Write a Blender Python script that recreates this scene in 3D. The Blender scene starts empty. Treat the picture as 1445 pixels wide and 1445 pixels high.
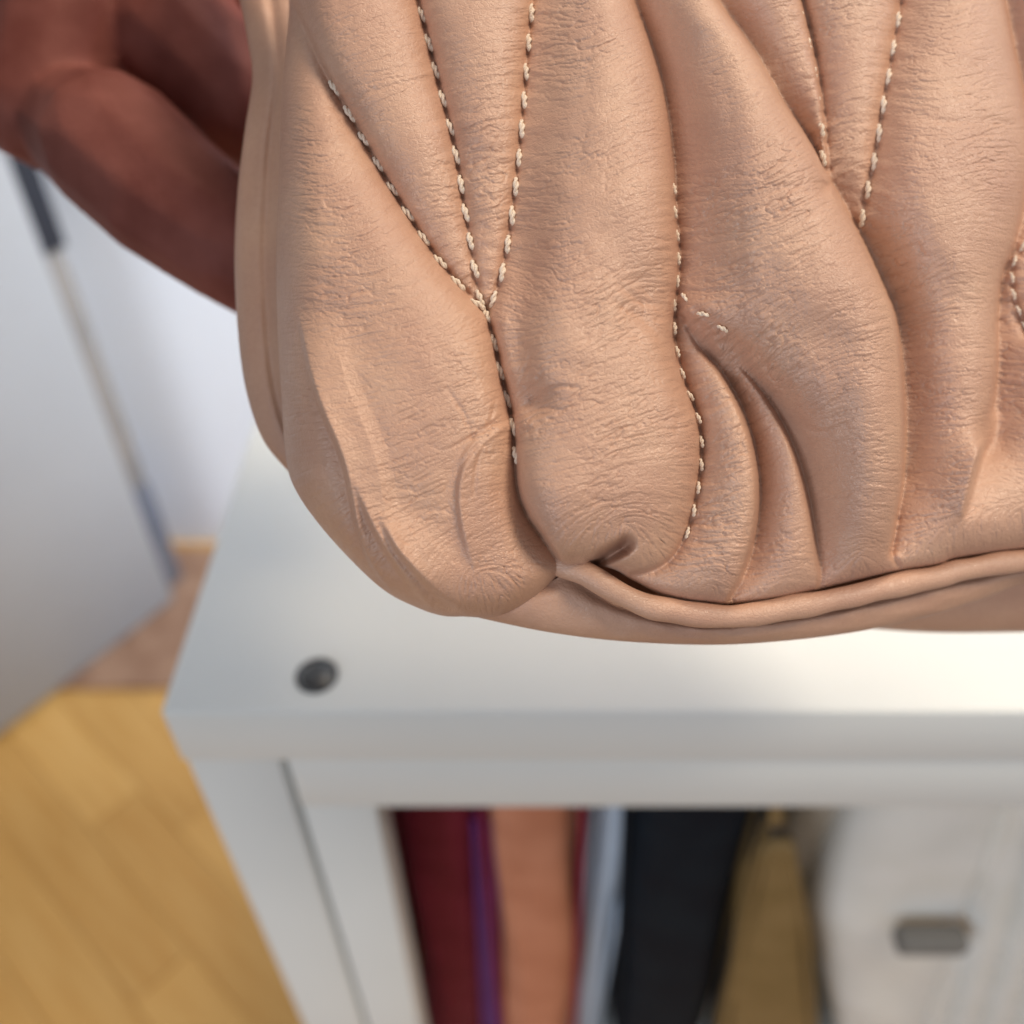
import bpy, bmesh, math, random
import numpy as np
from mathutils import Vector, Matrix
random.seed(4)
rng = np.random.RandomState(11)
sc = bpy.context.scene
col = sc.collection

# ------------------------------------------------------------------ camera
FPX, CX = 1315.0, 722.5            # focal length and centre for a 1445 px square frame
TH = math.radians(43.4)            # looking down
TABLE_H = 0.75
CAM = Vector((0, 0, TABLE_H + 0.278))
FW = Vector((0, math.cos(TH), -math.sin(TH)))
UP = Vector((0, math.sin(TH), math.cos(TH)))
RT = Vector((1, 0, 0))
cd = bpy.data.cameras.new('camera'); cam = bpy.data.objects.new('camera', cd); col.objects.link(cam)
cam.location = CAM; cam.rotation_euler = (math.pi/2 - TH, 0, 0)
cd.sensor_width = 36; cd.lens = 36*FPX/1445.0
cd.clip_start = 0.01; cd.clip_end = 50
cd.dof.use_dof = True; cd.dof.focus_distance = 0.163
cd.dof.aperture_fstop = 8.0
sc.camera = cam

# ------------------------------------------------------------------ world, lamps
w = bpy.data.worlds.new('World'); sc.world = w; w.use_nodes = True
bg = w.node_tree.nodes['Background']
bg.inputs[0].default_value = (0.92, 0.94, 1.0, 1); bg.inputs[1].default_value = 0.30
sc.view_settings.view_transform = 'Standard'
sc.view_settings.look = 'None'
sc.view_settings.exposure = 0.10

def lamp(name, loc, target, power, size, color, size_y=None):
    ld = bpy.data.lights.new(name, 'AREA'); ld.energy = power; ld.color = color
    ld.shape = 'RECTANGLE' if size_y else 'DISK'; ld.size = size
    if size_y: ld.size_y = size_y
    o = bpy.data.objects.new(name, ld); col.objects.link(o)
    o.location = loc
    o.rotation_euler = (Vector(target) - Vector(loc)).to_track_quat('-Z', 'Y').to_euler()
    return o
T0 = (0.03, 0.12, 0.88)      # the lamps are aimed here
lamp('ceiling_lamp', (1.00, -0.15, 2.30), T0, 19, 0.50, (1.0, 0.86, 0.68))
lamp('ceiling_lamp', (0.25, 0.75, 2.5), T0, 9, 0.40, (1.0, 0.82, 0.60))
lamp('window_and_fill_light', (-1.2, -1.5, 1.35), (0.1, .2, .6), 22, 1.1, (0.84, 0.90, 1.0), 1.2)
wall_fill = lamp('window_and_fill_light', (0.95, 0.62, 1.35), (-.35, 1.02, .38), 5.5, 0.5, (0.70, 0.82, 1.0), 0.5)  # added lamp that brightens the wall, no window stands here
wall_fill.data.spread = math.radians(70)

# ------------------------------------------------------------------ helpers
def P(px, py, z):
    """point of the place seen at (px,py) at forward distance z"""
    return CAM + (RT*((px-CX)/FPX) + UP*(-(py-CX)/FPX) + FW)*z

def mat(name, color, rough=0.5, spec=0.5, noise=0.0, nscale=40, color2=None, bump=0.0, bscale=200, metallic=0, sheen=0, stretch=(1,1,1), coords='Object'):
    m = bpy.data.materials.new(name); m.use_nodes = True
    nt = m.node_tree; b = nt.nodes['Principled BSDF']
    b.inputs['Base Color'].default_value = (*color, 1); b.inputs['Roughness'].default_value = rough
    b.inputs['Specular IOR Level'].default_value = spec; b.inputs['Metallic'].default_value = metallic
    b.inputs['Sheen Weight'].default_value = sheen
    tc = nt.nodes.new('ShaderNodeTexCoord'); mp = nt.nodes.new('ShaderNodeMapping')
    nt.links.new(tc.outputs[coords], mp.inputs[0]); mp.inputs['Scale'].default_value = stretch
    if color2 is not None:
        n = nt.nodes.new('ShaderNodeTexNoise'); n.inputs['Scale'].default_value = nscale; n.inputs['Detail'].default_value = 5
        nt.links.new(mp.outputs[0], n.inputs[0])
        r = nt.nodes.new('ShaderNodeValToRGB'); r.color_ramp.elements[0].position = .35; r.color_ramp.elements[1].position = .65
        r.color_ramp.elements[0].color = (*color, 1); r.color_ramp.elements[1].color = (*color2, 1)
        nt.links.new(n.outputs[0], r.inputs[0]); nt.links.new(r.outputs[0], b.inputs['Base Color'])
    if bump:
        n2 = nt.nodes.new('ShaderNodeTexNoise'); n2.inputs['Scale'].default_value = bscale; n2.inputs['Detail'].default_value = 4
        nt.links.new(mp.outputs[0], n2.inputs[0])
        bp = nt.nodes.new('ShaderNodeBump'); bp.inputs['Strength'].default_value = bump; bp.inputs['Distance'].default_value = 0.001
        nt.links.new(n2.outputs[0], bp.inputs['Height']); nt.links.new(bp.outputs[0], b.inputs['Normal'])
    return m

def leather(name, c1, c2, c3, rough=0.37, grain=1.0):
    m = bpy.data.materials.new(name); m.use_nodes = True
    nt = m.node_tree; N = nt.nodes; L = nt.links; b = N['Principled BSDF']
    tc = N.new('ShaderNodeTexCoord')
    # slow colour drift of the dye
    n1 = N.new('ShaderNodeTexNoise'); n1.inputs['Scale'].default_value = 55; n1.inputs['Detail'].default_value = 3
    L.new(tc.outputs['Object'], n1.inputs[0])
    r = N.new('ShaderNodeValToRGB'); e = r.color_ramp.elements
    e[0].position = .32; e[0].color = (*c1, 1); e[1].position = .68; e[1].color = (*c2, 1)
    L.new(n1.outputs[0], r.inputs[0])
    n2 = N.new('ShaderNodeTexNoise'); n2.inputs['Scale'].default_value = 900; n2.inputs['Detail'].default_value = 4
    L.new(tc.outputs['Object'], n2.inputs[0])
    r2 = N.new('ShaderNodeMapRange'); r2.inputs[1].default_value = .35; r2.inputs[2].default_value = .75; r2.inputs[3].default_value = 0; r2.inputs[4].default_value = .22
    L.new(n2.outputs[0], r2.inputs[0])
    mx = N.new('ShaderNodeMix'); mx.data_type = 'RGBA'; mx.inputs['B'].default_value = (*c3, 1)
    L.new(r.outputs[0], mx.inputs['A']); L.new(r2.outputs[0], mx.inputs['Factor']); L.new(mx.outputs['Result'], b.inputs['Base Color'])
    # pebble grain: two voronoi sizes and fibrous noise
    def vor(scale, st):
        mp = N.new('ShaderNodeMapping'); mp.inputs['Rotation'].default_value = (0, 0, math.radians(15)); mp.inputs['Scale'].default_value = st
        dn = N.new('ShaderNodeTexNoise'); dn.inputs['Scale'].default_value = scale*.6
        L.new(tc.outputs['Object'], dn.inputs[0])
        ad = N.new('ShaderNodeMixRGB'); ad.blend_type = 'ADD'; ad.inputs[0].default_value = 0.6/scale
        L.new(tc.outputs['Object'], ad.inputs[1]); L.new(dn.outputs['Color'], ad.inputs[2])
        L.new(ad.outputs[0], mp.inputs[0])
        v = N.new('ShaderNodeTexVoronoi'); v.feature = 'DISTANCE_TO_EDGE'; v.inputs['Scale'].default_value = scale
        L.new(mp.outputs[0], v.inputs[0])
        mr = N.new('ShaderNodeMapRange'); mr.interpolation_type = 'SMOOTHSTEP'; mr.inputs[1].default_value = 0; mr.inputs[2].default_value = .16
        L.new(v.outputs[0], mr.inputs[0]); return mr.outputs[0]
    v1 = vor(1150, (0.8, 1.25, 1)); v2 = vor(2300, (0.9, 1.1, 1))
    n3 = N.new('ShaderNodeTexNoise'); n3.inputs['Scale'].default_value = 3200; n3.inputs['Detail'].default_value = 3
    L.new(tc.outputs['Object'], n3.inputs[0])
    a1 = N.new('ShaderNodeMath'); a1.operation = 'MULTIPLY_ADD'; a1.inputs[1].default_value = .5; L.new(v2, a1.inputs[0]); L.new(v1, a1.inputs[2])
    a2 = N.new('ShaderNodeMath'); a2.operation = 'MULTIPLY_ADD'; a2.inputs[1].default_value = .8; L.new(n3.outputs[0], a2.inputs[0]); L.new(a1.outputs[0], a2.inputs[2])
    bp = N.new('ShaderNodeBump'); bp.inputs['Strength'].default_value = 0.42*grain; bp.inputs['Distance'].default_value = 0.00010
    L.new(a2.outputs[0], bp.inputs['Height']); L.new(bp.outputs[0], b.inputs['Normal'])
    rr = N.new('ShaderNodeMapRange'); rr.inputs[3].default_value = rough-.07; rr.inputs[4].default_value = rough+.12
    L.new(n2.outputs[0], rr.inputs[0]); L.new(rr.outputs[0], b.inputs['Roughness'])
    b.inputs['Specular IOR Level'].default_value = .62
    b.inputs['Sheen Weight'].default_value = .0
    return m

M = {}
M['leather'] = leather('tan_leather', (.515, .297, .208), (.590, .362, .250), (.42, .228, .160))
M['thread'] = mat('cream_thread', (.88, .72, .57), .5, .5, color2=(.92, .80, .66), nscale=2500, bump=.5, bscale=5000)
M['skin'] = mat('skin', (.17, .052, .042), .6, .12, color2=(.24, .085, .07), nscale=60, bump=.25, bscale=900)
M['white'] = mat('white_lacquer', (.70, .725, .705), .5, .45, color2=(.73, .755, .735), nscale=9, bump=.06, bscale=300)
M['gap'] = mat('shadow_gap_filler', (.10, .10, .09), .7)
M['cap'] = mat('dark_steel', (.05, .055, .06), .35, .5, metallic=.5, color2=(.10, .105, .11), nscale=300)
M['grey'] = mat('pale_grey_board', (.36, .355, .35), .6, .3, color2=(.385, .38, .375), nscale=4, bump=.05)
M['wall'] = mat('white_wall_paint', (.80, .83, .88), .8, .2, color2=(.82, .85, .89), nscale=5, bump=.2, bscale=250)
M['dark'] = mat('dark_zip_and_gap_shade', (.02, .022, .03), .6)

def tag(o, label=None, cat=None, group=None, kind=None):
    if label: o['label'] = label
    if cat: o['category'] = cat
    if group: o['group'] = group
    if kind: o['kind'] = kind
    return o
def empty(name, loc=(0, 0, 0)):
    o = bpy.data.objects.new(name, None); o.location = loc; o.empty_display_size = .02; col.objects.link(o); return o
def link(name, me, m, parent=None, smooth=True):
    o = bpy.data.objects.new(name, me); col.objects.link(o)
    if m is not None:
        me.materials.clear(); me.materials.append(m)
    if smooth: me.polygons.foreach_set('use_smooth', np.ones(len(me.polygons), bool))
    if parent is not None:
        bpy.context.view_layer.update()
        o.parent = parent; o.matrix_parent_inverse = Matrix.Identity(4)
        # children meshes are authored in world space; keep them there
        o.location = -parent_world(parent)
    return o
def parent_world(p):
    v = Vector((0, 0, 0))
    while p is not None:
        v += p.location; p = p.parent
    return v
def mesh(verts, faces):
    me = bpy.data.meshes.new('mesh'); me.from_pydata([tuple(v) for v in verts], [], faces); me.update(); return me
def box_mesh(x0, x1, y0, y1, z0, z1, bev=.001, seg=2):
    bm = bmesh.new(); bmesh.ops.create_cube(bm, size=1)
    for v in bm.verts:
        v.co = Vector(((x0+x1)/2 + v.co.x*(x1-x0), (y0+y1)/2 + v.co.y*(y1-y0), (z0+z1)/2 + v.co.z*(z1-z0)))
    if bev: bmesh.ops.bevel(bm, geom=list(bm.edges), offset=bev, segments=seg, affect='EDGES', profile=.5)
    me = bpy.data.meshes.new('mesh'); bm.to_mesh(me); bm.free(); return me
def grid_faces(nr, nc, closed_c=False):
    f = []
    for i in range(nr-1):
        for j in range(nc if closed_c else nc-1):
            k = (j+1) % nc
            f.append((i*nc+j, i*nc+k, (i+1)*nc+k, (i+1)*nc+j))
    return f

# ------------------------------------------------------------------ floor, walls (the setting)
fl = link('floor', box_mesh(-3, 3, -2, 3.5, -.05, -.012, 0), mat('floor_joint', (.22, .12, .045), .7), smooth=False)
tag(fl, 'golden wooden plank floor below the white cabinet', kind='structure')
plank_mats = [mat('oak_plank', (.62-.035*i, .34-.025*i, .095-.01*i), .5, .45, color2=(.69-.035*i, .405-.025*i, .13-.01*i), nscale=6, stretch=(14, 1.2, 14), bump=.15, bscale=20) for i in range(4)]
ang = math.radians(-42)      # direction in which the boards run
du = Vector((math.cos(ang), math.sin(ang), 0)); dv = Vector((-math.sin(ang), math.cos(ang), 0))
base_pt = Vector((-.45, .45, 0))
plank_meshes = []
for i in range(4):
    me = box_mesh(-.0348, .0348, -.2252, .2252, -.012, 0, .0012, 1); me.materials.append(plank_mats[i]); plank_meshes.append(me)
for r in range(-12, 14):
    off = random.random()*.45
    for s in range(-4, 4):
        c = base_pt + dv*(r*.070) + du*(s*.451+off)
        if not (-1.5 < c.x < .55 and -.5 < c.y < 1.3): continue
        o = bpy.data.objects.new('plank', random.choice(plank_meshes)); col.objects.link(o)
        o.parent = fl; o.location = c; o.rotation_euler = (0, 0, ang - math.pi/2)
wl = link('wall', box_mesh(-1.6, 2.2, 1.02, 1.12, 0, 2.7, 0), M['wall'], smooth=False); tag(wl, 'white wall behind the cabinet lit by an added cool lamp', kind='structure')

# ------------------------------------------------------------------ grey panel at left
gc = empty('wardrobe', (-.58, .79, 0))
tag(gc, 'tall pale grey cupboard standing on the floor behind the left end of the white cabinet', 'cupboard')
ga = math.atan2(.218, .155)
def rot_box(name, u0, u1, v0, v1, z0, z1, m, parent, bev=.002):
    me = box_mesh(u0, u1, v0, v1, z0, z1, bev)
    o = link(name, me, m, None); o.parent = parent; o.location = (0, 0, 0); o.rotation_euler = (0, 0, ga); return o
rot_box('carcass', -.70, .138, .004, .45, .0, 1.25, M['grey'], gc)
rot_box('gap_shade_strip', .1405, .176, .008, .44, .54, 1.25, M['dark'], gc)  # this strip and the two below paint the shadowed gap at the corner
rot_box('gap_shade_strip', .1405, .170, .009, .44, .20, .538, mat('grey_brown_gap_shade', (.27, .235, .20), .7, color2=(.20, .185, .17), nscale=12), gc)
rot_box('gap_shade_strip', .1405, .174, .010, .44, .0, .198, mat('blue_grey_gap_shade', (.10, .11, .14), .7, color2=(.16, .16, .18), nscale=12), gc)
rot_box('door', -.70, .136, -.016, .002, .012, 1.248, M['grey'], gc)

mt = link('floor_shade_sheet', box_mesh(-1.0, .0, .74, 1.0, .001, .009, .003), mat('brown_floor_shade', (.25, .13, .075), .8, color2=(.36, .21, .13), nscale=30, bump=.8, bscale=400))  # brown sheet stands in for a shadowed stretch of floor
tag(mt, 'thin brown sheet painted as shade on the plank floor at the foot of the white wall', 'painted shade')

# ------------------------------------------------------------------ white cabinet
cab = empty('display_cabinet', (.25, .40, 0))
tag(cab, 'white lacquered display cabinet with a dark cam cap, under the held bag', 'cabinet')
X0, Y0, Z1 = -.1247, .191, TABLE_H
XR, YB = .75, .62
def cb(name, a, m=M['white'], bev=.0012): return link(name, box_mesh(*a, bev), m, cab)
cb('top_board', (X0, XR, Y0, YB, Z1-.0325, Z1), bev=.0016)
cb('side_board', (X0+.0012, X0+.0365, Y0+.0012, YB-.003, .0, Z1-.0329))
cb('stile', (X0+.0388, X0+.0694, Y0+.0022, Y0+.024, .06, Z1-.0700))
cb('rail', (X0+.0388, XR-.002, Y0+.0014, Y0+.024, Z1-.0692, Z1-.0331))
cb('shelf', (X0+.0390, XR-.004, Y0+.026, YB-.012, Z1-.62, Z1-.60))
cb('back_board', (X0+.0370, XR-.004, YB-.010, YB-.004, .05, Z1-.0335))
cb('right_side', (XR-.0365, XR-.001, Y0+.026, YB-.012, 0, Z1-.0329))
# cam cap: shallow ring with a slotted disc
cc = Vector((-.0714, .2065, Z1))
def disc_mesh(c, prof, n=40):
    vs = []; 
    for r, z in prof:
        for k in range(n):
            a = 2*math.pi*k/n; vs.append((c.x+r*math.cos(a), c.y+r*math.sin(a), c.z+z))
    f = grid_faces(len(prof), n, True); f.append(tuple(range((len(prof)-1)*n, len(prof)*n)))
    return mesh(vs, f)
capo = link('cam_cap', disc_mesh(cc, [(.0078, .0001), (.0078, .0007), (.0070, .0009), (.0064, .0004), (.0062, -.0001), (.0058, .0003), (.002, .0006), (.0005, .0006)]), M['cap'], cab)

# ------------------------------------------------------------------ bags inside the cabinet
def slab_bag(name, loc, sx, sy, sz, m, label, lean=0.0, turn=0.0, trim=None, ribs=0, amp=.004, top_narrow=.45, clasp=None):
    """a soft handbag: puffed body, piping down both gusset edges, zip and a handle"""
    root = empty(name, loc); root.rotation_euler = (0, lean, turn)
    tag(root, label, 'handbag', 'handbags on the shelf inside the cabinet')
    nr, nc = 40, 96
    vs = []
    for i in range(nr):
        t = i/(nr-1); z = sz*t
        wz = (1-(1-top_narrow)*t**1.6)*(.86+.14*math.sin(min(1, t*6)*math.pi/2))
        for j in range(nc):
            a = 2*math.pi*j/nc; c, s = math.cos(a), math.sin(a)
            e = .42
            x = sx/2*wz*math.copysign(abs(c)**e, c); y = sy/2*(.93+.07*math.sin(min(1, t*5)*math.pi/2))*math.copysign(abs(s)**e, s)
            k = amp*math.sin(9*a+7*t)*.4 + amp*math.sin(3*a+11*t+sx*100)*.6
            if ribs: k += .0022*abs(math.sin(ribs*a/2+2.2*t*math.sin(a)))
            x += k*math.copysign(1, c)*abs(c)**.3; 
            vs.append((x, y, z))
    f = grid_faces(nr, nc, True); f.append(tuple(range((nr-1)*nc, nr*nc))); f.append(tuple(reversed(range(nc))))
    def lk(nm, me, mm, par=root):
        o = bpy.data.objects.new(nm, me); col.objects.link(o); me.materials.append(mm); me.polygons.foreach_set('use_smooth', np.ones(len(me.polygons), bool)); o.parent = par; return o
    lk('body', mesh(vs, f), m)
    for s in (-1, 1):
        pts = [Vector((s*sx/2*.98*(1-(1-top_narrow)*t**1.6), -sy/2*.93, .004+sz*t*.985)) for t in np.linspace(0, 1, 24)]
        lk('piping', tube_mesh(pts, .0022, 8), trim or m)
    lk('zip', box_mesh(-.004, .004, -sy/2*.85, sy/2*.85, sz, sz+.003, .001), M['dark'])
    pts = [Vector((0, sy*.28*math.cos(a), sz+.07*math.sin(a))) for a in np.linspace(0, math.pi, 22)]
    lk('handle', tube_mesh(pts, .004, 10), trim or m)
    if clasp: lk('clasp', clasp, M['clasp'])
    return root
def tube_mesh(pts, r, n=10, cap=True, rf=None):
    vs = []; m_ = len(pts); prev = None
    for i, p in enumerate(pts):
        t = (pts[min(i+1, m_-1)] - pts[max(i-1, 0)]).normalized()
        a = t.orthogonal() if prev is None else (prev - t*prev.dot(t))
        a.normalize(); prev = a; b = t.cross(a)
        rr = rf(i/(m_-1)) if rf else r
        for k in range(n):
            an = 2*math.pi*k/n; vs.append(p + (a*math.cos(an) + b*math.sin(an))*rr)
    f = grid_faces(m_, n, True)
    if cap: f.append(tuple(reversed(range(n)))); f.append(tuple(range((m_-1)*n, m_*n)))
    return mesh(vs, f)
M['clasp'] = mat('dull_metal', (.17, .165, .155), .7)
def fab(name, a, b, r=.6): return mat(name, a, r, .15, color2=b, nscale=35, bump=.6, bscale=600)
M['burgundy'] = fab('burgundy_leather', (.20, .012, .035), (.25, .02, .05))
M['purple'] = fab('purple_leather', (.12, .035, .16), (.14, .04, .2))
M['rust'] = fab('rust_suede', (.50, .20, .115), (.58, .25, .15))
M['blue'] = fab('pale_blue_leather', (.48, .60, .74), (.52, .64, .78))
M['black'] = fab('navy_black_leather', (.003, .007, .014), (.005, .012, .020), .8)
M['olive'] = fab('olive_leather', (.21, .14, .055), (.26, .175, .075))
M['beige'] = fab('beige_leather', (.48, .44, .36), (.55, .50, .42))
M['cream'] = fab('cream_leather', (.78, .77, .71), (.83, .82, .77))
SZ = TABLE_H-.60
def sb(name, pxl, pxr, pyr, yw, depth, h, m, label, **k):
    """stand a bag on the shelf; pxl/pxr: its edges in the picture at row pyr, at world y = yw"""
    dy = FW.y + UP.y*(-(pyr-CX)/FPX); t = (yw)/dy
    x0, x1 = (pxl-CX)/FPX*t, (pxr-CX)/FPX*t
    zr = CAM.z + t*(FW.z + UP.z*(-(pyr-CX)/FPX)); sh = -(zr-SZ)*math.tan(k.get('lean', 0)); x0 += sh; x1 += sh
    return slab_bag(name, ((x0+x1)/2, yw+depth/2, SZ), x1-x0, depth, h+.15, m, label, **k)
sb('handbag', 556, 700, 1250, .245, .24, .33, M['burgundy'], 'burgundy leather handbag on the cabinet shelf, leftmost behind the white post', top_narrow=.9)
sb('handbag', 672, 702, 1250, .240, .02, .285, M['purple'], 'narrow purple leather pouch squeezed between the burgundy and rust handbags', top_narrow=.8, amp=.002)
sb('handbag', 684, 824, 1250, .230, .24, .36, M['rust'], 'rust orange suede handbag on the shelf beside the burgundy one', top_narrow=.95, lean=-.03, trim=M['burgundy'])
sb('handbag', 828, 884, 1250, .252, .20, .34, M['blue'], 'pale blue slim handbag in the gap left of the black one', top_narrow=.95)
sb('handbag', 880, 1060, 1250, .235, .25, .36, M['black'], 'navy black leather handbag in the middle of the shelf', top_narrow=1.0, lean=-.06)
sb('handbag', 1005, 1172, 1400, .228, .04, .29, M['olive'], 'olive brown handbag narrowing to its top, right of the black one', top_narrow=.15, lean=-.17)
sb('handbag', 1082, 1228, 1180, .272, .25, .36, M['beige'], 'beige smooth handbag behind the olive and cream ones', top_narrow=.95)

# cream pleated bag at the right, its pleated front face turned to the camera
cr = empty('handbag', (.298, .272, SZ))
tag(cr, 'large cream pleated handbag with a dark grey clasp, at the right of the shelf', 'handbag', 'handbags on the shelf inside the cabinet')
nx, nz = 150, 60
vs = []
W_, H_, D_ = .25, .52, .12
for i in range(nz):
    t = i/(nz-1)
    for j in range(nx):
        u = j/(nx-1)
        xl = -W_/2 + .014 + .05*max(0, (.55-t)/.3)
        x = xl + (W_/2-xl)*u
        edge = min(1, u/.18); bulge = math.sqrt(max(0, 1-(1-edge)**2))
        y = -.030*bulge
        q = x - (-.035 + .09*(.75-t))
        if q > 0: y -= .011*abs(math.sin((t*.5+q*.35)*190))
        else: y -= .0010*math.sin(t*26+u*6)
        if abs(q) < .004: y += .0035*(1-abs(q)/.004)
        vs.append((x, y, H_*t))
n0 = len(vs)
vs += [(x, D_-.03, z) for x, y, z in vs[:n0]]
f = grid_faces(nz, nx) + [tuple(n0+i for i in reversed(q)) for q in grid_faces(nz, nx)]
for i in range(nz-1):
    for j in (0, nx-1):
        a = i*nx+j; b = (i+1)*nx+j
        f.append((a, b, n0+b, n0+a))
for j in range(nx-1):
    for i in (0, nz-1):
        a = i*nx+j; f.append((a, a+1, n0+a+1, n0+a))
def childmesh(nm, me, mm, par):
    o = bpy.data.objects.new(nm, me); col.objects.link(o); me.materials.append(mm); me.polygons.foreach_set('use_smooth', np.ones(len(me.polygons), bool)); o.parent = par; return o
childmesh('body', mesh(vs, f), M['cream'], cr)
childmesh('clasp', box_mesh(-.068, -.026, -.050, -.034, .300, .315, .004, 3), M['clasp'], cr)
childmesh('handle', tube_mesh([Vector((.08*math.cos(a), .03, H_-.01+.06*math.sin(a))) for a in np.linspace(0, math.pi, 22)], .004, 10), M['cream'], cr)

# ================================================================== the tan bag
D0 = 0.165
U = D0/FPX                       # metres per picture unit at the bag
# bag frame: built about a root at a point of the bag, axes = the bag's own front plane
BAGC = P(760, 500, D0+.03)
bag = empty('handbag', BAGC)
tag(bag, 'tan pleated leather handbag with cream topstitching and piped base, held up above the white cabinet', 'handbag')

def G(x, y):                     # the slow roundness of the whole stuffed bag
    g = -2.8e-4*(x-720)**2*(x > 720) - 1.6e-4*(x-720)**2*(x <= 720) - 1.3e-4*(y-600)**2*(y < 600) - 2.0e-4*(y-600)**2*(y >= 600)
    return g

def cr_spline(pts, step=1.5):
    p = np.array(pts, float); n = len(p)
    q = np.vstack([2*p[0]-p[1], p, 2*p[-1]-p[-2]]); out = []
    for i in range(n-1):
        a, b, c, d = q[i], q[i+1], q[i+2], q[i+3]
        m_ = max(2, int(np.hypot(*(c-b)[:2])/step)); t = np.linspace(0, 1, m_, endpoint=False)[:, None]
        out.append(.5*((2*b)+(-a+c)*t+(2*a-5*b+4*c-d)*t**2+(-a+3*b-3*c+d)*t**3))
    out.append(p[-1:]); return np.vstack(out)

# curves: (x, y, height on the west side, height on the east side)
SE = {   # name: points
 'S1': [(372,-190,-3,12),(395,-60,-3,14),(416,5,-3,16),(440,60,-3,16),(470,120,-2,14),(510,190,-2,12),(550,260,-1,10),(590,325,0,8),(625,375,0,5),(660,415,0,2),(684,440,0,0)],
 'S2': [(560,-190,0,0),(575,-80,0,0),(590,0,0,0),(605,60,0,0),(622,130,0,0),(640,200,0,0),(655,290,0,0),(665,350,0,0),(675,410,0,0),(684,440,0,0)],
 'S3': [(790,-190,0,0),(768,-80,0,0),(752,0,0,0),(744,80,0,0),(736,180,0,0),(730,240,0,0),(722,310,0,0),(712,370,0,0),(700,415,0,0),(686,442,0,0)],
 'S4': [(686,442,0,0),(697,480,0,0),(705,520,0,0),(715,560,0,0),(724,600,-2,3),(727,640,-4,8),(732,690,-8,14),(745,725,-10,18),(765,755,-12,20),(790,790,-10,16),(802,798,-6,8)],
 'S5': [(835,-190,14,-6),(868,-80,14,-6),(893,0,14,-6),(915,60,14,-6),(935,130,12,-6),(948,220,10,-6),(953,300,8,-5),(958,370,5,-4),(952,430,2,-4),(951,480,3,-4),(965,540,6,-4),(983,590,7,-3),(988,640,6,-3),(981,700,4,-2),(968,750,2,-1),(948,785,6,-2),(920,803,8,-2),(888,810,6,0)],
 'R1': [(915,-190,20,-6),(965,-80,20,-6),(1010,0,22,-6),(1060,70,24,-8),(1100,140,26,-8),(1140,200,28,-10),(1172,260,30,-10),(1210,330,32,-12),(1243,400,32,-14),(1262,450,32,-14),(1271,520,30,-12),(1275,600,28,-12),(1272,680,24,-12),(1262,740,16,-10),(1256,780,6,-6)],
 'R2': [(1085,-190,10,-22),(1112,-80,10,-24),(1130,0,10,-26),(1149,80,10,-26),(1160,150,8,-22),(1166,215,4,-16),(1171,262,-4,-10)],
 'R3': [(1295,-190,0,0),(1284,-80,0,0),(1272,0,0,0),(1262,60,0,0),(1246,150,-2,-2),(1235,220,-4,-4),(1222,280,-8,-8),(1215,315,-14,-14)],
 'R4': [(1375,-190,14,-8),(1398,-80,14,-8),(1415,0,16,-10),(1429,69,16,-12),(1445,145,16,-14),(1454,205,14,-14),(1447,270,14,-14),(1431,339,12,-12),(1411,394,12,-12),(1406,450,12,-12),(1404,536,12,-10),(1391,616,10,-10),(1377,664,8,-8),(1360,727,3,-4)],
 'Fa': [(960,445,0,0),(985,490,6,-4),(1015,525,12,-8),(1045,580,16,-10),(1063,640,18,-10),(1069,700,18,-10),(1062,760,16,-10),(1045,815,12,-8),(1025,848,6,-6)],
 'Fb': [(1000,470,0,0),(1035,508,5,-4),(1075,555,10,-8),(1108,610,14,-10),(1127,660,15,-12),(1140,710,15,-12),(1149,765,13,-10),(1156,812,8,-6),(1152,832,4,-4)],
 'R5': [(1445,345,-8,-8),(1430,375,-10,-10),(1432,420,-10,-10),(1450,470,-6,-6)],
 'X1': [(1560,-190,14,-8),(1590,0,14,-8),(1600,200,10,-8),(1560,400,4,-4),(1530,600,2,-2),(1500,740,1,-1)],
}
OUT = [(360,-200),(385,-100),(404,-30),(408,10),(404,60),(398,130),(394,250),(390,350),(391,450),(397,560),(403,640),(414,685),(448,737),(500,795),(545,835),(590,858),(625,869),(655,870),(690,871),(722,862),(762,836),(800,801),(830,797),(850,799),(872,806),(892,818),(944,842),(1014,852),(1085,846),(1146,834),(1256,808),(1326,797),(1350,788),(1445,775),(1560,767),(1700,757)]
g_ = 1.25
XA, XB, YA, YB_ = 345., 1650., -185., 885.
nx = int((XB-XA)/g_)+1; ny = int((YB_-YA)/g_)+1
xs = XA + np.arange(nx)*g_; ys = YA + np.arange(ny)*g_
XX, YY = np.meshgrid(xs, ys)
GAIN = {'R1': 2.9, 'R4': 2.9, 'X1': 2, 'Fa': 2.7, 'Fb': 1.7, 'Fc': .9, 'S5': 2.3, 'R2': 1.3, 'F1': 2.4, 'F2': 2.3, 'F3': 2.3, 'S4': 2.3}
curves = {k: cr_spline([(x, y, a*GAIN.get(k, 1), b*GAIN.get(k, 1)) for x, y, a, b in v]) for k, v in SE.items()}
outc = cr_spline(OUT, 1.2)
# inside mask by scanning the closed polygon
poly = np.vstack([outc, [[1700, -200]]])
inside = np.zeros((ny, nx), bool)
px_, py_ = poly[:, 0], poly[:, 1]; qx, qy = np.roll(px_, -1), np.roll(py_, -1)
for r, y in enumerate(ys):
    m_ = (py_ > y) != (qy > y)
    xc = np.sort((px_ + (y-py_)/(np.where(qy == py_, 1e-9, qy-py_))*(qx-px_))[m_])
    for a, b in zip(xc[::2], xc[1::2]): inside[r] |= (xs > a) & (xs < b)

def normals(c):
    t = np.gradient(c[:, :2], axis=0); t /= np.linalg.norm(t, axis=1)[:, None]+1e-9
    return t, np.stack([t[:, 1], -t[:, 0]], 1)     # east-pointing when travelling down

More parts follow.
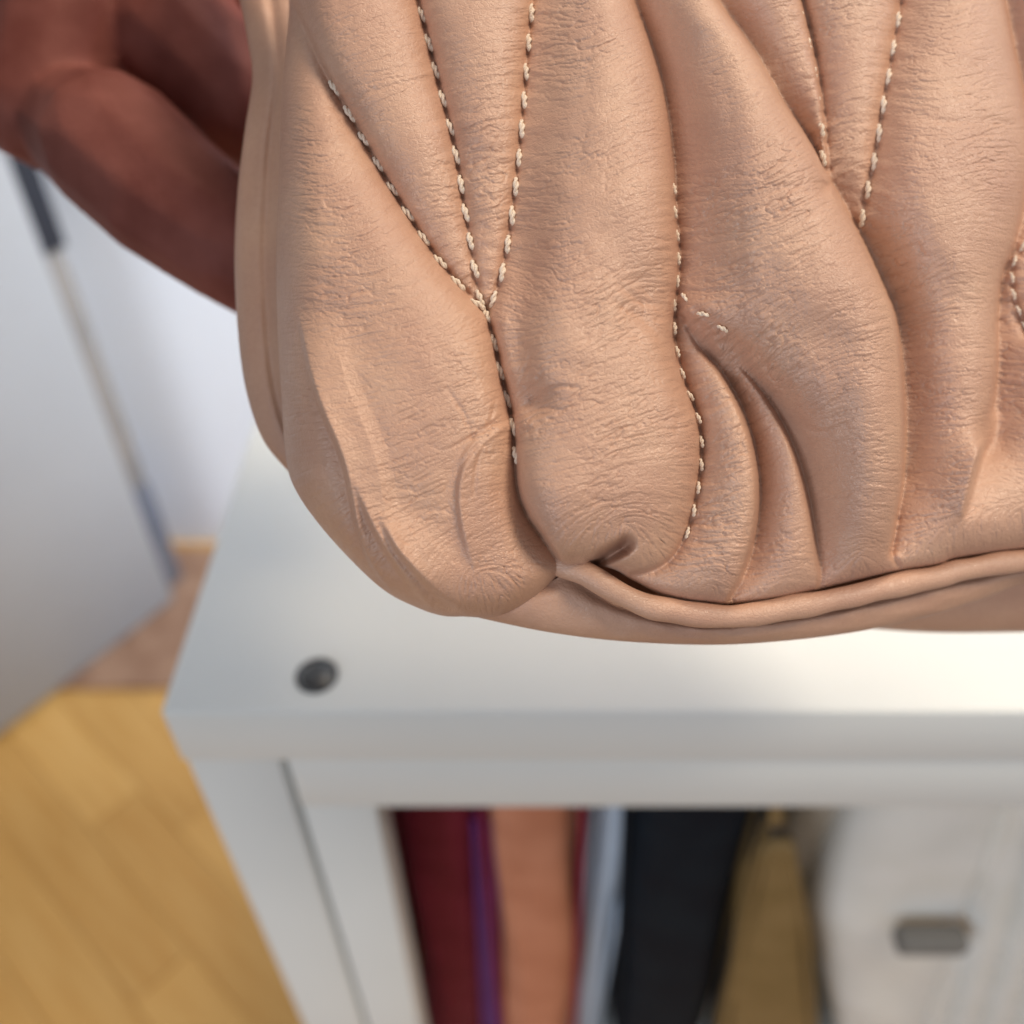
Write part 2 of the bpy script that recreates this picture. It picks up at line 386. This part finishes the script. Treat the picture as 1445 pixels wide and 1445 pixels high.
def solve(val, fixed, c, ins, iters, w_, init):
    u = np.where(fixed, val, init)
    free = ~fixed
    ii, jj = np.indices(u.shape); red = free & ((ii+jj) % 2 == 0); blk = free & ((ii+jj) % 2 == 1)
    for _ in range(iters):
        for mk in (red, blk):
            p = np.pad(u, 1, mode='edge')
            nb = .25*(p[:-2, 1:-1]+p[2:, 1:-1]+p[1:-1, :-2]+p[1:-1, 2:]+c)
            u = np.where(mk, u + w_*(nb-u), u)
    return u
def resize(a, shp):
    r = np.linspace(0, a.shape[0]-1, shp[0]); c = np.linspace(0, a.shape[1]-1, shp[1])
    r0 = np.minimum(r.astype(int), a.shape[0]-2); c0 = np.minimum(c.astype(int), a.shape[1]-2)
    fr = (r-r0)[:, None]; fc = (c-c0)[None]
    A = a[r0][:, c0]; B = a[r0][:, c0+1]; C_ = a[r0+1][:, c0]; D_2 = a[r0+1][:, c0+1]
    return (A*(1-fr)+C_*fr)*(1-fc)+(B*(1-fr)+D_2*fr)*fc
SKIP = {'F1': (1, 1), 'F2': (1, 1), 'F3': (1, 1), 'R2': (0, .04), 'Fc': (0, .45), 'R4': (0, .12), 'Fb': (.12, 0), 'X1': (0, .3)}
base = None; puff = None
for lev, its in ((8, 700), (4, 260), (2, 120), (1, 50)):
    h = g_*lev; shp = (int(math.ceil(ny/lev)), int(math.ceil(nx/lev)))
    val = np.zeros(shp); cnt = np.zeros(shp); pf = np.zeros(shp, bool)
    for k, c in curves.items():
        t, n = normals(c)
        for s, hv in ((-1, c[:, 2]), (1, c[:, 3])):
            for o_ in (.75,):
                X = c[:, 0]+n[:, 0]*s*h*o_; Y = c[:, 1]+n[:, 1]*s*h*o_
                i = np.round((Y-YA)/h).astype(int); j = np.round((X-XA)/h).astype(int)
                ok = (i >= 0) & (i < shp[0]) & (j >= 0) & (j < shp[1])
                np.add.at(val, (i[ok], j[ok]), hv[ok]); np.add.at(cnt, (i[ok], j[ok]), 1)
        i = np.round((c[:, 1]-YA)/h).astype(int); j = np.round((c[:, 0]-XA)/h).astype(int)
        fr = np.linspace(0, 1, len(c)); sk = SKIP.get(k, (0, 0))
        ok = (i >= 0) & (i < shp[0]) & (j >= 0) & (j < shp[1]) & (fr >= sk[0]) & (fr <= 1-sk[1]); pf[i[ok], j[ok]] = True
    insl = inside[::lev, ::lev][:shp[0], :shp[1]]
    fixed = cnt > 0; val = np.where(fixed, val/np.maximum(cnt, 1), 0)
    val = np.where(~insl & ~fixed, 0, val); fixed = fixed | ~insl
    pfix = pf | ~insl
    b0 = np.zeros(shp) if base is None else resize(base, shp); p0 = np.zeros(shp) if puff is None else resize(puff, shp)
    base = solve(val, fixed, 0, insl, its, 1.7 if lev > 1 else 1.3, b0)
    puff = solve(np.zeros(shp), pfix, 1.0*h*h, insl, its, 1.7 if lev > 1 else 1.3, p0)
def gf(a, s):     # gaussian blur by FFT (s in cells)
    fy = np.fft.fftfreq(a.shape[0])[:, None]; fx = np.fft.rfftfreq(a.shape[1])[None]
    return np.fft.irfft2(np.fft.rfft2(a)*np.exp(-2*math.pi**2*s*s*(fx*fx+fy*fy)), s=a.shape)
base = gf(base, 1.6)
e0 = 11.0
pp = np.maximum(puff, 0)
HP = gf(1.5*(np.sqrt(pp+e0*e0)-e0), 1.3)
# very wide pads must not balloon
HP = 96*np.tanh(HP/96)
H = None

def near(c, R, extra=None):
    """distance to a curve and arc length at the nearest sample, within R"""
    s = np.concatenate([[0], np.cumsum(np.hypot(*np.diff(c[:, :2], axis=0).T))])
    t, n = normals(c)
    d = np.full((ny, nx), 1e9); a = np.zeros((ny, nx)); sd = np.zeros((ny, nx)); ix = np.zeros((ny, nx), int)
    k = int(R/g_)+1
    for q in range(len(c)):
        i0 = int((c[q, 1]-YA)/g_); j0 = int((c[q, 0]-XA)/g_)
        ia, ib, ja, jb = max(0, i0-k), min(ny, i0+k+2), max(0, j0-k), min(nx, j0+k+2)
        if ia >= ib or ja >= jb: continue
        dx = XX[ia:ib, ja:jb]-c[q, 0]; dy = YY[ia:ib, ja:jb]-c[q, 1]; dd = np.hypot(dx, dy)
        m_ = dd < d[ia:ib, ja:jb]
        d[ia:ib, ja:jb][m_] = dd[m_]; a[ia:ib, ja:jb][m_] = (s[q]+dx*t[q, 0]+dy*t[q, 1])[m_]
        sd[ia:ib, ja:jb][m_] = (dx*n[q, 0]+dy*n[q, 1])[m_]; ix[ia:ib, ja:jb][m_] = q
    return d, a, sd, ix

for k, w0, f0 in (('R1', 52, .80), ('S5', 60, .62), ('Fa', 26, .6), ('Fb', 34, .55), ('R4', 50, .75), ('S3', 58, .62), ('R3', 36, .4)):
    d, a, sd, ix = near(curves[k], 120)
    lat = np.sqrt(np.maximum(d*d-sd*sd, 0)); fe = np.clip(ix/len(curves[k])/.12, 0, 1)*np.clip((1-ix/len(curves[k]))/.12, 0, 1)
    if k in ('S5', 'R1', 'R4', 'R3'): fe = np.clip((1-ix/len(curves[k]))/.12, 0, 1)
    f_ = np.where((d < 1e8) & (sd > 0), f0*fe*np.exp(-(lat/14)**2)*np.exp(-(sd/w0)**1.6)*np.clip((119-d)/30, 0, 1), 0)
    if k == 'S5': f_ = f_*np.clip((470-YY)/60, .35, 1)
    HP = HP*(1-gf(f_, 3.0))
H = base + HP
# ---- seams: stitch pits and puckers
PITCH = 41.0
stitched = {'S1': (125, 440), 'S2': (-190, 440), 'S3': (-190, 440), 'S4': (442, 650), 'S5': (270, 765), 'R2': (-190, 290), 'R3': (-190, 332), 'R5': (345, 470)}
stitch_pos = []
pucker = np.zeros((ny, nx))
for k, (ya, yb) in stitched.items():
    c = curves[k]; pitch = 33.0 if k == 'S5' else PITCH if k not in ('Fc', 'R5') else 24.0
    d, a, sd, ix = near(c, 42)
    yn = c[ix, 1]; act = 1/(1+np.exp(-(yn-ya)/6))*1/(1+np.exp((yn-yb)/6)); act = np.where(d < 1e8, act, 0)
    s = np.concatenate([[0], np.cumsum(np.hypot(*np.diff(c[:, :2], axis=0).T))])
    ph = 0.3*pitch*rng.rand()
    jit = 2.2*np.sin(a*.031+7*rng.rand())
    u = (a-ph)/pitch
    H -= act*2.2*np.exp(-(d/5.5)**2)
    near_int = np.abs(u-np.floor(u)-.5)*pitch     # 0 at holes (half way between stitches)
    H -= act*5.0*np.exp(-(near_int/4.2)**2-(d/4.6)**2)
    pk = np.cos(2*math.pi*(u))*np.exp(-(d/17)**2)*1.1 + np.cos(2*math.pi*(u*2+.2*np.sin(u*1.7)))*np.exp(-((d-14)/16)**2)*.55
    pucker += act*pk
    n_ = int(s[-1]/pitch)+1
    for q in range(n_):
        sq = ph+q*pitch
        if sq >= s[-1]-4: continue
        i = np.searchsorted(s, sq); y = c[i, 1]
        if ya-5 <= y <= yb+5: stitch_pos.append((k, i, c))
H += pucker

for k, e_ in (('R4', .86), ('Fb', .12), ('Fb', 0), ('X1', .7)):
    c = curves[k]; x, y = c[min(len(c)-1, int(e_*len(c))), :2]
    w8 = np.exp(-(((XX-x)**2+(YY-y)**2)/24.**2)**1.5)
    H = H*(1-w8) + gf(H, 6.5)*w8
def blob(x, y, rx, ry, hgt, rot=0):
    global H
    c_, s_ = math.cos(math.radians(rot)), math.sin(math.radians(rot))
    dx, dy = XX-x, YY-y; u = (dx*c_+dy*s_)/rx; v = (-dx*s_+dy*c_)/ry
    H = H + hgt*np.exp(-u*u-v*v)
def rolled(pts, hi, lo, wh, wl_, sf=2.3):
    '''a gather: the east side rises over the west side along the line and both fade away from it'''
    global H
    c = cr_spline([(*p, 0, 0) for p in pts]); d, a, sd, ix = near(c, 66)
    t = np.clip(ix/(len(c)-1), 0, 1); tp = np.sin(math.pi*np.clip(.03+t*.94, 0, 1))**.6
    lat = np.sqrt(np.maximum(d*d-sd*sd, 0)); ok = np.where(d < 1e8, 1, 0)*np.exp(-(lat/16)**2)*tp
    x = sd/sf; up_ = .5*(1+np.tanh(x))
    ed = np.clip((66-d)/20, 0, 1)
    H = H + ok*ed*(up_*hi*np.exp(-np.maximum(sd, 0)/wh) - (1-up_)*lo*np.exp(-np.maximum(-sd, 0)/wl_))
rolled([(425,470),(436,525),(452,575),(472,622),(486,662),(494,700),(503,745),(522,795),(548,832)], 28, 12, 40, 16)
rolled([(506,700),(520,735),(536,765),(560,802),(596,848)], 22, 10, 28, 14, 3.6)
rolled([(540,742),(558,775),(584,806),(618,840),(648,861)], 22, 10, 32, 14, 3.6)
rolled([(962,418),(1000,445),(1045,480),(1095,518),(1122,552),(1126,585)], 7, 1, 44, 16, 7)
for i_ in range(13):          # puckers fanning out of the stitched junction
    f_ = i_/12.; cx_ = 972+148*f_; cy_ = 424+118*f_**.9
    blob(cx_+rng.uniform(-3, 3), cy_+14*(1-f_)+rng.uniform(-3, 3), 13, 4.0, 4.2*(1-.45*f_), -32-22*f_)
    if i_ < 5: blob(968+13*i_, 458+8*i_, 10, 4.5, 3.6, -50); blob(975+12*i_, 440+9*i_, 6, 5, 3.5, 0)
rolled([(728,585),(690,608),(660,634),(646,668),(642,705),(648,750),(662,790)], 15, 4, 34, 20, 4.5)
# ---- single creases (polyline, width, depth)
CRE = [
 ([(722,588),(695,608),(668,634),(650,660),(643,695),(647,740),(656,775)], 7, 5.5, 12, -4),
 ([(700,560),(690,600),(672,622)], 6, 2.5, 8, 0),
 ([(722,610),(700,618),(682,632),(672,660),(668,700)], 6, 2.6, 8, 0),
 ([(628,545),(655,585),(668,625)], 7, 2.0, 8, 0),
 ([(620,640),(650,625),(690,600),(718,578)], 5, 3.0, 7, 0),
 ([(735,578),(760,556),(790,545),(820,548)], 6, 3.5, 10, 0),
 ([(728,560),(752,540),(772,520)], 5, 2.6, 8, 0),
 ([(735,583),(765,575),(800,580)], 5, 2.4, 8, 0),
 ([(730,548),(742,520),(752,495)], 5, 1.8, 8, 0),
 ([(884,768),(872,775),(856,784),(838,795)], 15, 60, 10, 0),
 ([(880,776),(868,784),(856,792)], 12, 26, 8, 0),
 ([(1256,778),(1262,790),(1272,802)], 8, 8, 8, 0),
 ([(860,425),(895,440),(925,470),(945,500)], 14, 3, 10, 0),
 ([(870,400),(905,425),(940,430)], 10, 3, 10, 0),
 ([(405,520),(415,560),(432,600)], 8, 2.0, 8, 0),
 ([(1290,160),(1340,172),(1400,168),(1440,178)], 9, 1.6, 8, 0),
 ([(1130,600),(1160,610),(1200,600)], 8, 2.0, 8, 0),
 ([(1150,690),(1180,700),(1215,690)], 8, 2.2, 8, 0),
]
for pts, wd, dp, tw, asym in CRE:
    c = cr_spline([(*p, 0, 0) for p in pts]); d, a, sd, ix = near(c, wd*3+8)
    L_ = len(c); f = ix/max(1, L_-1); tp = np.sin(np.clip(f, .0, 1)*math.pi)**.5 if dp < 20 else np.clip(1.1-f*.2, 0, 1)
    H -= np.where(d < 1e8, dp*tp*np.exp(-(d/(wd*.55))**2), 0)
    H += np.where(d < 1e8, min(1.2, dp*.15)*tp*np.exp(-((d-wd)/(wd*.8))**2), 0)
blob(735, 500, 20, 70, -12, -10)
blob(752, 566, 30, 24, -22)
blob(738, 410, 26, 110, -13, 4)          # sunken corner of the big pad beside the seam
blob(800, 700, 60, 70, 7)
blob(800, 300, 30, 190, 5, 6)
blob(910, 425, 34, 46, -17)
blob(800, 470, 30, 60, 6, -12)
blob(700, 715, 26, 60, 5, -15)
blob(590, 620, 70, 90, 6)
blob(1010, 330, 34, 110, -6, -10)
blob(1150, 470, 60, 40, -5, 20)
blob(1170, 640, 34, 60, -6)
blob(1225, 600, 30, 130, 6)
blob(1075, 525, 50, 20, 11, 42)
blob(1120, 640, 14, 60, 5, -8)
# slight unevenness everywhere
H += 3.2*gf(rng.randn(ny, nx), 26)*26*1.9 + 0.9*gf(rng.randn(ny, nx), 9)*9*1.8

# ---- wrinkles that run across the pleats (line integral convolution along a direction field)
gy, gx = np.gradient(gf(HP, 9))
def gw(x, y, rx, ry): return np.exp(-((XX-x)/rx)**2-((YY-y)/ry)**2)
a_dir = np.radians(-15 - 32*gw(810, 230, 110, 230) - 14*gw(1090, 420, 130, 200) - 16*gw(640, 620, 90, 120) + 10*gw(480, 400, 90, 250) - 12*gw(640, 780, 100, 60) - 10*gw(1020, 600, 60, 100))
kk_ = .28
J11 = gf(gx*gx, 14)+kk_*np.cos(a_dir)**2; J22 = gf(gy*gy, 14)+kk_*np.sin(a_dir)**2; J12 = gf(gx*gy, 14)+kk_*np.cos(a_dir)*np.sin(a_dir)
tha = .5*np.arctan2(2*J12, J11-J22)
# lean the lines up to the right as the leather is pulled
tha = np.where(tha > math.pi/2, tha-math.pi, tha); tha = np.where(np.cos(tha) < 0, tha+math.pi, tha)
vx, vy = np.cos(tha), np.sin(tha)
bend = gf(rng.randn(ny, nx), 14)*14*3.5*.05
vx, vy = vx*np.cos(bend)-vy*np.sin(bend), vx*np.sin(bend)+vy*np.cos(bend)
JJ, II = np.meshgrid(np.arange(nx), np.arange(ny))
def lic(noise, n):
    acc = noise.copy(); 
    for sg in (1, -1):
        x = JJ.astype(np.float32); y = II.astype(np.float32); ox = np.ones_like(x)
        for _ in range(n):
            j = np.clip(np.rint(x).astype(np.int32), 0, nx-1); i = np.clip(np.rint(y).astype(np.int32), 0, ny-1)
            x = x+sg*vx[i, j]*1.15; y = y+sg*vy[i, j]*1.15
            j = np.clip(np.rint(x).astype(np.int32), 0, nx-1); i = np.clip(np.rint(y).astype(np.int32), 0, ny-1)
            acc += noise[i, j]
    acc -= acc.mean(); return acc/acc.std()
l1 = lic(gf(rng.randn(ny, nx), 2.0), 22); l1 = gf(l1, .7); l1 /= l1.std()
l2 = lic(gf(rng.randn(ny, nx), 1.0), 11); l2 = gf(l2, .5); l2 /= l2.std()
l3 = lic(gf(rng.randn(ny, nx), 5.0), 30); l3 = gf(l3, 1.5); l3 /= l3.std()
am = gf(rng.randn(ny, nx), 22); am = am/am.std()
amp = np.clip(.72+.22*am, .35, 1.2)
low = 1/(1+np.exp(-(YY-330)/90.))
amp *= .72+.38*low
cr1 = -np.exp(-(l1/.24)**2); cr2 = -np.exp(-(l2/.30)**2); cr3 = -np.exp(-(l3/.11)**2)
WR = 1.95*amp*(.95*cr1+.62*cr2+.8*cr3*np.clip(am+.4, 0, 1.3)+.12*l1+.12*l2)
H += WR

# ---- roll the panel away towards its outer edge
dO, aO, sO, iO = near(outc, 78)
xo, yo = outc[iO, 0], outc[iO, 1]
Rr = np.where(xo < 410, 66., np.where(xo < 640, 46., np.where(xo < 805, 34., 20.)))
Rr = gf(np.where(dO < 1e8, Rr, 16.), 5)
q = np.clip(dO/Rr, 0, 1)
drop = Rr*(1-np.sqrt(np.clip(1-(1-q)**2, 0, 1)))*np.where(xo < 805, 1.15, .9)
drop = np.where(dO < 1e8, drop, 0)
keep = inside.copy()
band = (~inside) & (dO < 5*g_)
HX, HY = XX.copy(), YY.copy()
Hd = H - np.where(inside, drop, 0)
# outside band: snap to the outline and run back
HX = np.where(band, xo, HX); HY = np.where(band, yo, HY)
edgeH = (0 - Rr*np.where(xo < 805, 1.15, .9)) + base*0
Hd = np.where(band, edgeH - (dO)*6.0, Hd)
TOT = Hd + G(HX, HY)
Z = D0 - TOT*U
Xc = (HX-CX)/FPX*Z; Yc = -(HY-CX)/FPX*Z
Rm = np.array([RT[:], UP[:], FW[:]])
Wd = np.stack([Xc, Yc, Z], -1).reshape(-1, 3) @ Rm + np.array(CAM[:])
use = (keep | band)
cell = use[:-1, :-1] & use[1:, :-1] & use[:-1, 1:] & use[1:, 1:]
idx = np.arange(ny*nx).reshape(ny, nx)
quads = np.stack([idx[:-1, :-1][cell], idx[1:, :-1][cell], idx[1:, 1:][cell], idx[:-1, 1:][cell]], 1)
remap = -np.ones(ny*nx, np.int64); uq = np.unique(quads); remap[uq] = np.arange(len(uq)); quads = remap[quads]
# mesh authored in the bag's own axes (root frame: picture-right, up, towards viewer)
Ms = np.stack([RT[:], UP[:], (-FW)[:]])      # rows = local axes
rootR = Matrix((RT, UP, -FW)).transposed()
def to_local(Wp): return (Wp-np.array(BAGC[:])) @ Ms.T
bag.rotation_euler = rootR.to_euler()
def np_mesh(V, F):
    me = bpy.data.meshes.new('mesh'); me.vertices.add(len(V)); me.vertices.foreach_set('co', np.ascontiguousarray(V, np.float32).ravel())
    k = F.shape[1]; me.loops.add(len(F)*k); me.loops.foreach_set('vertex_index', F.ravel().astype(np.int32))
    me.polygons.add(len(F)); me.polygons.foreach_set('loop_start', np.arange(0, len(F)*k, k, dtype=np.int32)); me.update(calc_edges=True); return me
def bag_part(name, me, m, parent=bag):
    o = bpy.data.objects.new(name, me); col.objects.link(o); me.materials.append(m)
    me.polygons.foreach_set('use_smooth', np.ones(len(me.polygons), bool)); o.parent = parent; return o
front = bag_part('front_panel', np_mesh(to_local(Wd[uq]), quads), M['leather'])
print('front panel quads', len(quads))

def bagpt(x, y, h):      # a point of the bag at picture place (x,y) with height h above the bag's mean plane
    z = D0 - h*U
    return np.array([(x-CX)/FPX*z, -(y-CX)/FPX*z, z]) @ Rm + np.array(CAM[:])
def lp(x, y, h): return Vector(to_local(bagpt(x, y, h)[None])[0])

# ---- piping
PIPE = [(770,786),(795,797),(822,808),(845,821),(868,834),(892,846),(916,855),(944,861),(978,867),(1014,870),(1060,867),(1100,860),(1146,853),(1200,841),(1256,828),(1300,819),(1330,812),(1352,805),(1400,797),(1445,791),(1520,784),(1600,778),(1690,770)]
pc = cr_spline(PIPE, 4.)
pts = []; 
for i, (x, y) in enumerate(pc):
    e = max(0, min(1, (x-775)/70.))
    wob = .9*math.sin(x*.043)+.5*math.sin(x*.11+1)
    pts.append(lp(x, y+wob*.6, float(G(x, y)) - 1 - 32*(1-e) + wob*.5))
def prf(t): return (17.5+.9*math.sin(t*37)+.6*math.sin(t*83))*U
pipe = bag_part('piping', tube_mesh(pts, 17*U, 28, rf=prf), M['leather'])

# ---- base panel under the piping
SIL = [(560,835),(600,850),(640,862),(690,875),(780,893),(880,905),(1000,910),(1100,905),(1200,893),(1290,875),(1370,852),(1445,824),(1560,790),(1690,752)]
TOPB = [(560,800),(640,815),(700,822),(770,822),(800,812),(845,838),(892,858),(944,872),(1014,880),(1146,864),(1256,839),(1350,817),(1445,801),(1560,792),(1690,780)]
sl = cr_spline(SIL, 3.); tb = cr_spline(TOPB, 3.)
ncol = 420
def resamp(c, n):
    s = np.concatenate([[0], np.cumsum(np.hypot(*np.diff(c, axis=0).T))]); q = np.linspace(0, s[-1], n)
    return np.stack([np.interp(q, s, c[:, 0]), np.interp(q, s, c[:, 1])], 1)
xg = np.linspace(565, 1685, ncol)
sy_ = np.interp(xg, sl[:, 0], sl[:, 1]); ty_ = np.interp(xg, tb[:, 0], tb[:, 1])
rows = []; NR = 40
wr = gf(rng.randn(NR+30, ncol), 3.5); wr /= wr.std()
for r in range(NR+24):
    if r < NR:
        a = r/(NR-1)*math.pi/2
        y = ty_+(sy_-ty_)*np.sin(a)
        hh = G(xg, ty_) - 30 - 42*(1-np.cos(a)) - 14*np.exp(-(r/5.)**2) + wr[r]*.8
    else:
        k = (r-NR+1)/24.
        y = sy_ - 14*k*k; hh = G(xg, ty_)-62-330*k
    zz = D0-hh*U
    rows.append(np.stack([(xg-CX)/FPX*zz, -(y-CX)/FPX*zz, zz], 1) @ Rm + np.array(CAM[:]))
V = np.concatenate(rows); nrw = NR+24
ii = np.arange(nrw*ncol).reshape(nrw, ncol)
F = np.stack([ii[:-1, :-1].ravel(), ii[1:, :-1].ravel(), ii[1:, 1:].ravel(), ii[:-1, 1:].ravel()], 1)
M['leather_plain'] = M['leather']
bag_part('base_panel', np_mesh(to_local(V), F), M['leather'])

# ---- side panel (gusset) peeping out behind the front panel at the left
SL = [(300,-190),(322,-60),(338,0),(350,60),(356,110),(346,180),(336,260),(331,350),(333,430),(340,510),(352,570),(372,622),(402,660),(440,700)]
SR = [(440,-190),(450,-60),(455,0),(455,60),(452,110),(450,180),(450,260),(450,350),(450,430),(455,510),(462,570),(475,622),(490,660),(505,695)]
a_ = resamp(cr_spline(SL, 3.), 300); b_ = resamp(cr_spline(SR, 3.), 300)
rows = []; NC = 90
wv = gf(rng.randn(300, NC+20), 6); wv /= wv.std()
for r in range(NC+16):
    if r < NC:
        t = r/(NC-1); an = math.pi*t
        xx = a_[:, 0]+(b_[:, 0]-a_[:, 0])*(1-math.cos(an))/2; yy = a_[:, 1]+(b_[:, 1]-a_[:, 1])*t
        hh = G(xx, yy)-195+40*math.sin(an)-30*np.clip(1-yy/160., 0, 1)-9*math.exp(-((t-.42)/.05)**2)+wv[:, r]*1.0
        zz = D0-hh*U; rows.insert(len(rows), np.stack([(xx-CX)/FPX*zz, -(yy-CX)/FPX*zz, zz], 1))
    else: pass
back = []
for k in range(12):
    xx = a_[:, 0]+6*k; yy = a_[:, 1]-2*k; hh = 0
    kk = (12-k)/12.; hh = G(a_[:, 0], a_[:, 1])-195-30*np.clip(1-a_[:, 1]/160., 0, 1)-320*kk; xx = a_[:, 0]+10*kk*kk; yy = a_[:, 1]-8*kk*kk
    zz = D0-hh*U; back.append(np.stack([(xx-CX)/FPX*zz, -(yy-CX)/FPX*zz, zz], 1))
rows = back+rows
V = np.concatenate([r_ @ Rm + np.array(CAM[:]) for r_ in rows]); nrw = len(rows)
ii = np.arange(nrw*300).reshape(nrw, 300)
F = np.stack([ii[:-1, :-1].ravel(), ii[:-1, 1:].ravel(), ii[1:, 1:].ravel(), ii[1:, :-1].ravel()], 1)
bag_part('side_panel', np_mesh(to_local(V), F), M['leather'])

# ---- back panel: the far face of the bag, a soft cushion closed behind everything
BK = [(345,-190),(362,0),(372,120),(352,300),(356,480),(385,600),(430,690),(520,790),(640,842),(800,862),(1000,872),(1150,878),(1240,888),(1330,893),(1445,892),(1560,890),(1690,885),(1700,400),(1700,-190)]
bo = resamp(cr_spline(BK, 4.), 260); cen = np.array([1020., 340.])
vs = []
prof = [(.0, -560), (.5, -555), (.8, -540), (.93, -515), (.985, -480), (1.0, -440), (.99, -405), (.94, -370), (.8, -300), (.4, -240)]
for k, (s_, hh) in enumerate(prof):
    for x, y in bo:
        X, Y = cen[0]+(x-cen[0])*s_, cen[1]+(y-cen[1])*s_
        vs.append(lp(X, Y, hh))
F = grid_faces(len(prof), 260, True)
bag_part('back_panel', mesh(vs, F), M['leather'])

# ---- stitches: two-ply thread, one mesh shared by all
def stitch_mesh():
    vs = []; fs = []
    L_, R_ = 27*U, 2.9*U; nseg, nsd = 12, 6
    for ply in (0, 1):
        o = len(vs)
        for i in range(nseg+1):
            t = i/nseg; x = (t-.5)*L_; arch = 5.0*U*(math.sin(math.pi*t)**.6) - 4.2*U
            a = math.pi*ply + t*math.pi*2.3; off = 2.3*U*math.sin(math.pi*t)**.4
            cy, cz = off*math.cos(a), arch+off*.8*math.sin(a)
            r = R_*(.55+.45*math.sin(math.pi*t)**.5)
            for k in range(nsd):
                b = 2*math.pi*k/nsd; vs.append((x, cy+r*math.cos(b), cz+r*math.sin(b)))
        for q in grid_faces(nseg+1, nsd, True): fs.append(tuple(o+i for i in q))
    me = mesh(vs, fs); me.materials.append(M['thread']); me.polygons.foreach_set('use_smooth', np.ones(len(me.polygons), bool)); return me
sm = stitch_mesh()
cl_ = cr_spline([(960,410,0,0),(978,436,0,0),(1004,449,0,0),(1028,472,0,0)]); curves['Fc'] = cl_
for f_ in (.10, .50, .90): stitch_pos.append(('Fc', int(f_*(len(cl_)-1)), cl_))
def Hat(x, y):
    j = int(round((x-XA)/g_)); i = int(round((y-YA)/g_)); i = max(2, min(ny-3, i)); j = max(2, min(nx-3, j))
    return float(TOT[i-1:i+2, j-1:j+2].mean())
for k, i, c in stitch_pos:
    x, y = c[i, 0], c[i, 1]
    if not (YA+5 < y and x < XB-5): continue
    i0, i1 = max(0, i-5), min(len(c)-1, i+5)
    h0, h1 = Hat(c[i0, 0], c[i0, 1]), Hat(c[i1, 0], c[i1, 1])
    hc = Hat(x, y)
    hc += {'S5': 2.5, 'R2': 5.0, 'Fc': 4.0}.get(k, 2.8)
    offx = {'R2': -5.0, 'S5': 2.5 if y > 430 else 0}.get(k, 0)
    p0, p1 = lp(c[i0, 0], c[i0, 1], h0), lp(c[i1, 0], c[i1, 1], h1)
    xd = (p1-p0).normalized(); zd = Vector((0, 0, 1)); zd = (zd-xd*zd.dot(xd)).normalized(); yd = zd.cross(xd)
    tw = math.radians(random.uniform(4, 13))
    xd2 = xd*math.cos(tw)+yd*math.sin(tw); yd2 = zd.cross(xd2)
    o = bpy.data.objects.new('stitch', sm); col.objects.link(o); o.parent = front
    mtx = Matrix((xd2, yd2, zd)).transposed().to_4x4(); mtx.translation = lp(x+offx+random.uniform(-.5, .5), y, hc+2.2)
    s_ = random.uniform(.93, 1.05)*(.66 if k in ('Fc', 'R5') else .66 if k == 'S5' else 1)
    o.matrix_local = mtx @ Matrix.Diagonal((s_, s_, s_, 1))

# ------------------------------------------------------------------ the hand that holds the bag from behind
def capsule_chain(bm, pts, rads, n=20):
    for (p, q), (r0, r1) in zip(zip(pts, pts[1:]), zip(rads, rads[1:])):
        d = q-p; steps = max(2, int(d.length/.003))
        for i in range(steps+1):
            t = i/steps
            bmesh.ops.create_icosphere(bm, subdivisions=2, radius=r0+(r1-r0)*t, matrix=Matrix.Translation(p+d*t))
pers = empty('person', P(-60, -300, .27))
tag(pers, 'person, unseen dark arm added for shade, holding the tan bag from behind with a bare hand', 'person')
bm = bmesh.new()
ch = [
 # thumb: the lower lobe, runs down to the right behind the bag
 ([(95,170,.262),(160,205,.246),(235,275,.240),(330,345,.238),(420,410,.242),(500,465,.248)], [.0150,.0190,.0180,.0160,.0135,.0100]),
 # index finger
 ([(190,-60,.285),(250,50,.268),(345,150,.264),(440,235,.270)], [.0190,.0200,.0165,.0120]),
 # middle, ring, little finger, curled behind the bag higher up
 ([(250,-160,.29),(340,-60,.282),(430,20,.285),(480,70,.295)], [.0170,.0150,.0130,.0105]),
 ([(240,-260,.295),(350,-175,.29),(440,-120,.292),(500,-70,.300)], [.0165,.0141,.0118,.0098]),
 ([(220,-360,.295),(320,-300,.292),(400,-260,.295),(450,-220,.300)], [.0140,.0120,.0105,.0088]),
 # ball of the thumb and palm
 ([(60,145,.262),(95,40,.264),(165,-80,.275),(210,-220,.290)], [.0185,.0215,.026,.024]),
 ([(100,130,.300),(160,80,.305),(260,120,.300)], [.0190,.022,.020]),
 ([(20,-20,.300),(0,-160,.30),(60,-300,.300)], [.0160,.024,.024]),
 ([(60,-100,.290),(-40,-330,.290),(-220,-620,.27)], [.024,.027,.028]),
]
for pts, rads in ch: capsule_chain(bm, [P(*p) for p in pts], rads)
me = bpy.data.meshes.new('mesh'); bm.to_mesh(me); bm.free()
hand = link('body', me, M['skin'], pers)
md = hand.modifiers.new('r', 'REMESH'); md.mode = 'VOXEL'; md.voxel_size = .0013; md.use_smooth_shade = True
md = hand.modifiers.new('s', 'SMOOTH'); md.factor = .5; md.iterations = 3
shade_sleeve_pts = [P(-80, -360, .290), Vector((-.155, .255, 1.055)), Vector((-.165, .19, 1.06)), Vector((-.23, .09, 1.03)), Vector((-.30, -.10, .99)), Vector((-.37, -.32, .95))]  # unseen arm, added and routed to keep light off the hand
shade_sleeve = link('shade_sleeve', tube_mesh(shade_sleeve_pts, .04, 32, rf=lambda t: .046+.020*t), mat('dark_wool', (.03, .028, .03), .9, sheen=.3, color2=(.045, .04, .045), nscale=200, bump=.8, bscale=900), pers)
